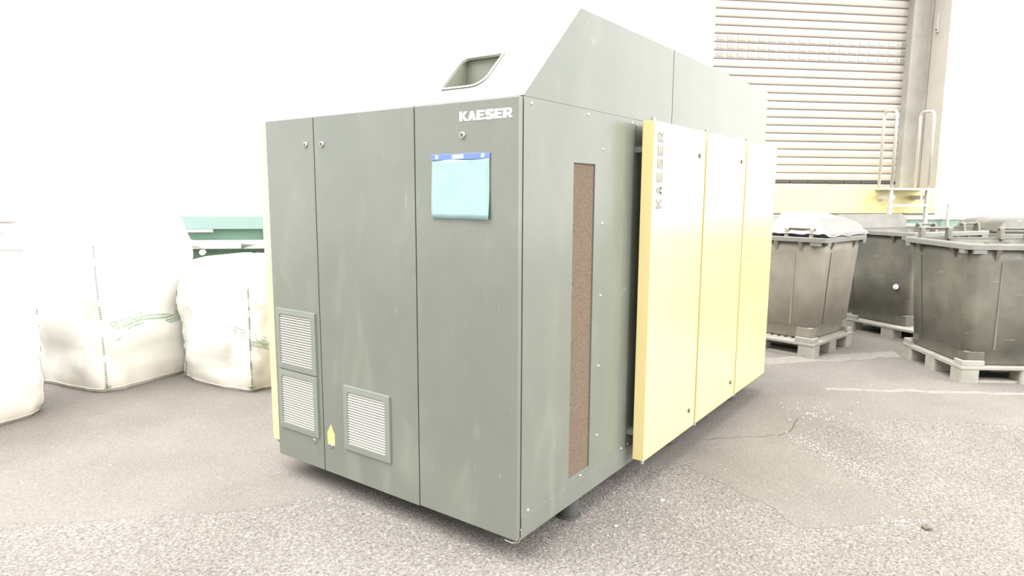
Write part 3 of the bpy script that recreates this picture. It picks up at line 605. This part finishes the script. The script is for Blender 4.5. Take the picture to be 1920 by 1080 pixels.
# ------------------------------------------------------------------ BULK BAGS
def make_bag(label, loc, rz, hx, hy, H, seed, taper=.0, lean=(0, 0), sag=.0, prt=None, seam_corner=None):
    t = empty('bulk_bag', loc, rz, label, 'bulk bag', 'white woven bulk bags')
    nseg, nl = 72, 40
    def P(a, u, off=0.):
        """a: angle, u: 0..1 height"""
        e = .30 if u > .12 else .34
        c, s = math.cos(a), math.sin(a); x = math.copysign(abs(c)**.44, c); y = math.copysign(abs(s)**.44, s)
        z = H*u
        prof = 1.0
        if u < .10: prof = .965+.035*math.sin(u/.10*math.pi/2)
        prof *= 1+.05*math.sin(u*math.pi*1.05)-taper*u
        if u > .91: prof *= math.sqrt(max(.0, 1-((u-.91)/.092)**2))*.999
        q = Vector((x*2, y*2, u*3+seed)); nz = noise.noise(q)*.055+noise.noise(q*2.7)*.022+noise.noise(Vector((a*3, u*22, seed)))*.006
        # vertical crinkles near the foot
        nz += .012*noise.noise(Vector((a*9, u*4, seed+3)))*(1-u)
        rx = (hx*prof+nz+off)*x; ry = (hy*prof+nz+off)*y
        zz = z+(.03*noise.noise(Vector((x*2, y*2, seed+7))) if u > .05 else .012*abs(noise.noise(Vector((x*4, y*4, seed+7)))))*min(1, u*8+.15)-sag*u*u*max(0, x)
        return Vector((rx+lean[0]*u*u, ry+lean[1]*u*u, max(zz, .0)))
    rings = [[P(2*math.pi*k/nseg, i/nl) for k in range(nseg)] for i in range(nl+1)]
    MB().loft(rings, caps=True).build('bag_body', 'bag', t, smooth=True)
    # seams up the corners, drawn as short stitches joined in one ribbon each
    for ci in range(4):
        a0 = math.radians(45+90*ci); pts = [P(a0, .03+.80*j/30, .004) for j in range(31)]
        MB().tube(pts, .006, 6).build('corner_seam', 'bag', t, smooth=True)
        st = MB()
        for j in range(60):
            if noise.noise(Vector((j*.21, ci*3.1, seed))) < -.05: continue
            u = .03+.78*j/60; p = P(a0, u, .010); q = P(a0+.035, u+.004, .008); st.cyl(p, q, .0036, 5)
        if st.v: tag(st.build('stitching', 'seam', t), kind='stuff')
        base = P(a0, .012, .01); tf = MB()
        for j in range(9):
            d = Vector((random.uniform(-1, 1), random.uniform(-1, 1), random.uniform(-.1, .6)))*.028; b2 = base+Vector((0, 0, .016)); q = b2+d; q.z = max(q.z, .004); tf.tube([b2, b2+d*.5+Vector((0, 0, .008)), q], .0028, 5)
        tag(tf.build('loose_thread', 'string', t), kind='stuff')
        # lifting loop
        top = P(a0, .88, 0); inn = Vector((top.x*.75, top.y*.75, top.z)); lp = []
        for j in range(13):
            an = math.pi*j/12; d = (Vector((top.x, top.y, 0)).normalized().cross(Vector((0, 0, 1)))); lp.append(inn+d*(.10*math.cos(an))+Vector((0, 0, -.02+.17*math.sin(an))))
        if seed != 23: MB().tube(lp, .014, 6).build('lifting_loop', 'bag', t, smooth=True)
    # bottom edge binding with green thread
    MB().tube([P(2*math.pi*k/nseg, .022, .003) for k in range(nseg+1)], .004, 5).build('foot_binding', 'bag', t)
    if prt:
        # printed lines and emblem, laid on the cloth as thin film
        mb = MB()
        def ribbon(aa, ab, ua, ub, wv, nn=14):
            for k in range(nn):
                p, q = aa+(ab-aa)*k/nn, aa+(ab-aa)*(k+1)/nn; w0, w1 = ua+(ub-ua)*k/nn, ua+(ub-ua)*(k+1)/nn
                if noise.noise(Vector((p*60, w0*50, seed))) < -.32: continue
                mb.add([P(p, w0, .004), P(q, w1, .004), P(q, w1+wv, .004), P(p, w0+wv, .004)], [(0, 1, 2, 3)])
        for r in prt['rows']:
            mb = MB(); ribbon(*r); tag(mb.build('printed_line', 'print', t), kind='stuff')
        mb = MB()
        if 'disc' in prt:
            ac, uc, ra, ru = prt['disc']
            for k in range(20):
                an, bn = math.pi*k/20*1.0, math.pi*(k+1)/20
                for (f0, f1) in ((.82, 1.0), (.25, .68)):
                    if f0 < .5 and k % 4 == 3: continue
                    mb.add([P(ac+ra*f0*math.cos(an), uc+ru*f0*math.sin(an), .004), P(ac+ra*f1*math.cos(an), uc+ru*f1*math.sin(an), .004), P(ac+ra*f1*math.cos(bn), uc+ru*f1*math.sin(bn), .004), P(ac+ra*f0*math.cos(bn), uc+ru*f0*math.sin(bn), .004)], [(0, 1, 2, 3)])
            mb.add([P(ac+ra*1.0, uc-ru*.75, .004), P(ac+ra*.2, uc-ru*1.15, .004), P(ac-ra*.1, uc-ru*1.2, .004), P(ac+ra*1.0, uc-ru*1.2, .004)], [(0, 1, 2, 3)])
        if mb.v: tag(mb.build('printed_emblem', 'print', t), kind='stuff')
    return t
# camera-facing angles are measured in each bag's own frame
b1 = make_bag('tallest white bulk bag, middle of the three, with green print', (.45, 4.74, 0), R_(12), .50, .48, 1.50, 3, lean=(0, .02),
    prt={'rows': [(R_(252), R_(306), .355, .40, .010), (R_(255), R_(304), .375, .415, .007), (R_(258), R_(304), .338, .385, .008), (R_(272), R_(302), .335, .365, .012), (R_(248), R_(268), .39, .405, .006)], 'disc': (R_(243), .350, .11, .05)})
b0 = make_bag('white bulk bag at the left edge, cut off by the frame', (-.965, 4.46, 0), R_(13), .54, .54, 1.19, 11)
b2 = make_bag('shorter white bulk bag beside the compressor, green lines printed low', (1.20, 3.79, 0), R_(6), .48, .52, 1.10, 23, taper=.05,
    prt={'rows': [(R_(190), R_(250), .50, .40, .008), (R_(195), R_(250), .47, .375, .008), (R_(200), R_(255), .44, .35, .008), (R_(215), R_(262), .40, .33, .010), (R_(225), R_(265), .375, .31, .008), (R_(228), R_(266), .35, .29, .010)]})

# ------------------------------------------------------------------ GREEN MACHINE BEHIND THE BAGS
gm = empty('steel_container', W(-3.8, 5.4, 0), 0, 'long green steel container with pale top rail and white beam behind bags', 'container')
def gb(name, m, t0, t1, n0, n1, z0, z1, bevel=.006):
    o = wbox(MB(), t0, t1, n0, n1, z0, z1).build(name, m, gm, bevel=bevel); o.location = -gm.location; return o
gb('white_housing', 'wall', -6.6, -3.22, 4.98, 5.9, .185, 1.33)
gb('container_body', 'green', -3.2, -2.095, 5.06, 5.9, .185, 1.25)
gb('top_rail', 'teal', -3.2, -2.085, 5.0, 5.95, 1.247, 1.392)
gb('cover_panel', 'wall', -6.6, -3.2, 4.97, 5.0, 1.345, 1.392)
gb('side_beam', 'hose', -6.6, -2.06, 4.93, 5.06, 1.035, 1.125, .01)
gb('skirt', 'reveal', -6.6, -2.09, 5.0, 5.9, .0, .178)
gb('skirt_ledge', 'wall', -6.6, -2.09, 4.98, 5.0, .10, .118)
gb('end_post', 'wall', -2.095, -2.02, 5.0, 5.95, 0, 1.40)
gb('bracket_plate', 'wall', -2.92, -2.62, 4.985, 5.0, 1.215, 1.245)
def gt(name, m, pts, r): 
    o = MB().tube([W(*p)-gm.location for p in pts], r, 12).build(name, m, gm, smooth=True); return o
gt('hose', 'hose', [(-3.35, 4.98, .98), (-3.1, 4.93, 1.0), (-2.98, 4.93, .92), (-2.92, 4.93, .80), (-2.84, 4.93, .70), (-2.7, 4.93, .66), (-2.4, 4.93, .66)], .045)
gt('hose', 'hose', [(-3.3, 4.99, 1.12), (-3.05, 4.92, 1.17), (-2.9, 4.92, 1.12), (-2.7, 4.93, 1.07)], .035)
gt('cable', 'white', [(-3.1, 5.03, .30), (-2.9, 5.03, .32), (-2.6, 5.03, .33)], .008)
gt('cable', 'white', [(-3.1, 5.02, .70), (-2.9, 5.02, .61), (-2.75, 5.02, .57), (-2.55, 5.02, .50)], .02)
for z in (.70, .735, .78, .82): gb('clamp', 'hose', -3.06, -2.80, 4.90, 5.05, z, z+.022, .004)
MB().cyl(W(-2.72, 4.95, 1.00)-gm.location, W(-2.72, 4.90, 1.00)-gm.location, .03, 16).build('bolt', 'hose', gm)
o = MB().prism([W(-2.32, 4.93, 1.09), W(-2.12, 4.93, 1.085), W(-2.32, 4.93, 1.035)], N_*.1).build('gusset', 'green', gm); o.location = -gm.location
# flanged pipe end at the far left
fp = empty('flanged_pipe', W(-4.71, 4.95, 1.19), 0, 'white flanged pipe end with dark bore at the left edge above bag', 'pipe')
vsr = []
for r, d in ((.075, .30), (.075, -.0), (.075, -.02), (.035, -.02), (.035, .12)): vsr.append([(T_*(r*math.cos(a))+Vector((0, 0, r*math.sin(a)))+N_*d) for a in [2*math.pi*k/24 for k in range(24)]])
MB().loft(vsr, caps=False).build('pipe_flange', 'hose', fp)
MB().cyl(N_*.10, N_*.12, .036, 24).build('pipe_bore', 'darkseam', fp)
for x, z in ((.19, -.07),): MB().prism([T_*x+Vector((0, 0, z)), T_*(x+.06)+Vector((0, 0, z)), T_*(x+.035)+Vector((0, 0, z+.03))], N_*.05).build('clip', 'post', fp)
gb('upper_bracket', 'post', -5.4, -4.57, 4.9, 5.0, 1.325, 1.345)
# dirt clod on the asphalt
def clod():
    bm = bmesh.new(); bmesh.ops.create_icosphere(bm, subdivisions=3, radius=.022)
    for v in bm.verts: n_ = 1+.35*noise.noise(v.co*70)+.12*noise.noise(v.co*200); v.co = Vector((v.co.x*n_*1.1, v.co.y*n_, v.co.z*n_*.62))
    me = bpy.data.meshes.new('clod'); bm.to_mesh(me); bm.free(); me.materials.append(M['clod'])
    o = bpy.data.objects.new('dirt_clod', me); COL.objects.link(o); o.location = (1.497, -1.435, .011); tag(o, 'small dark clod of dirt on the bare asphalt', 'clod')
clod()
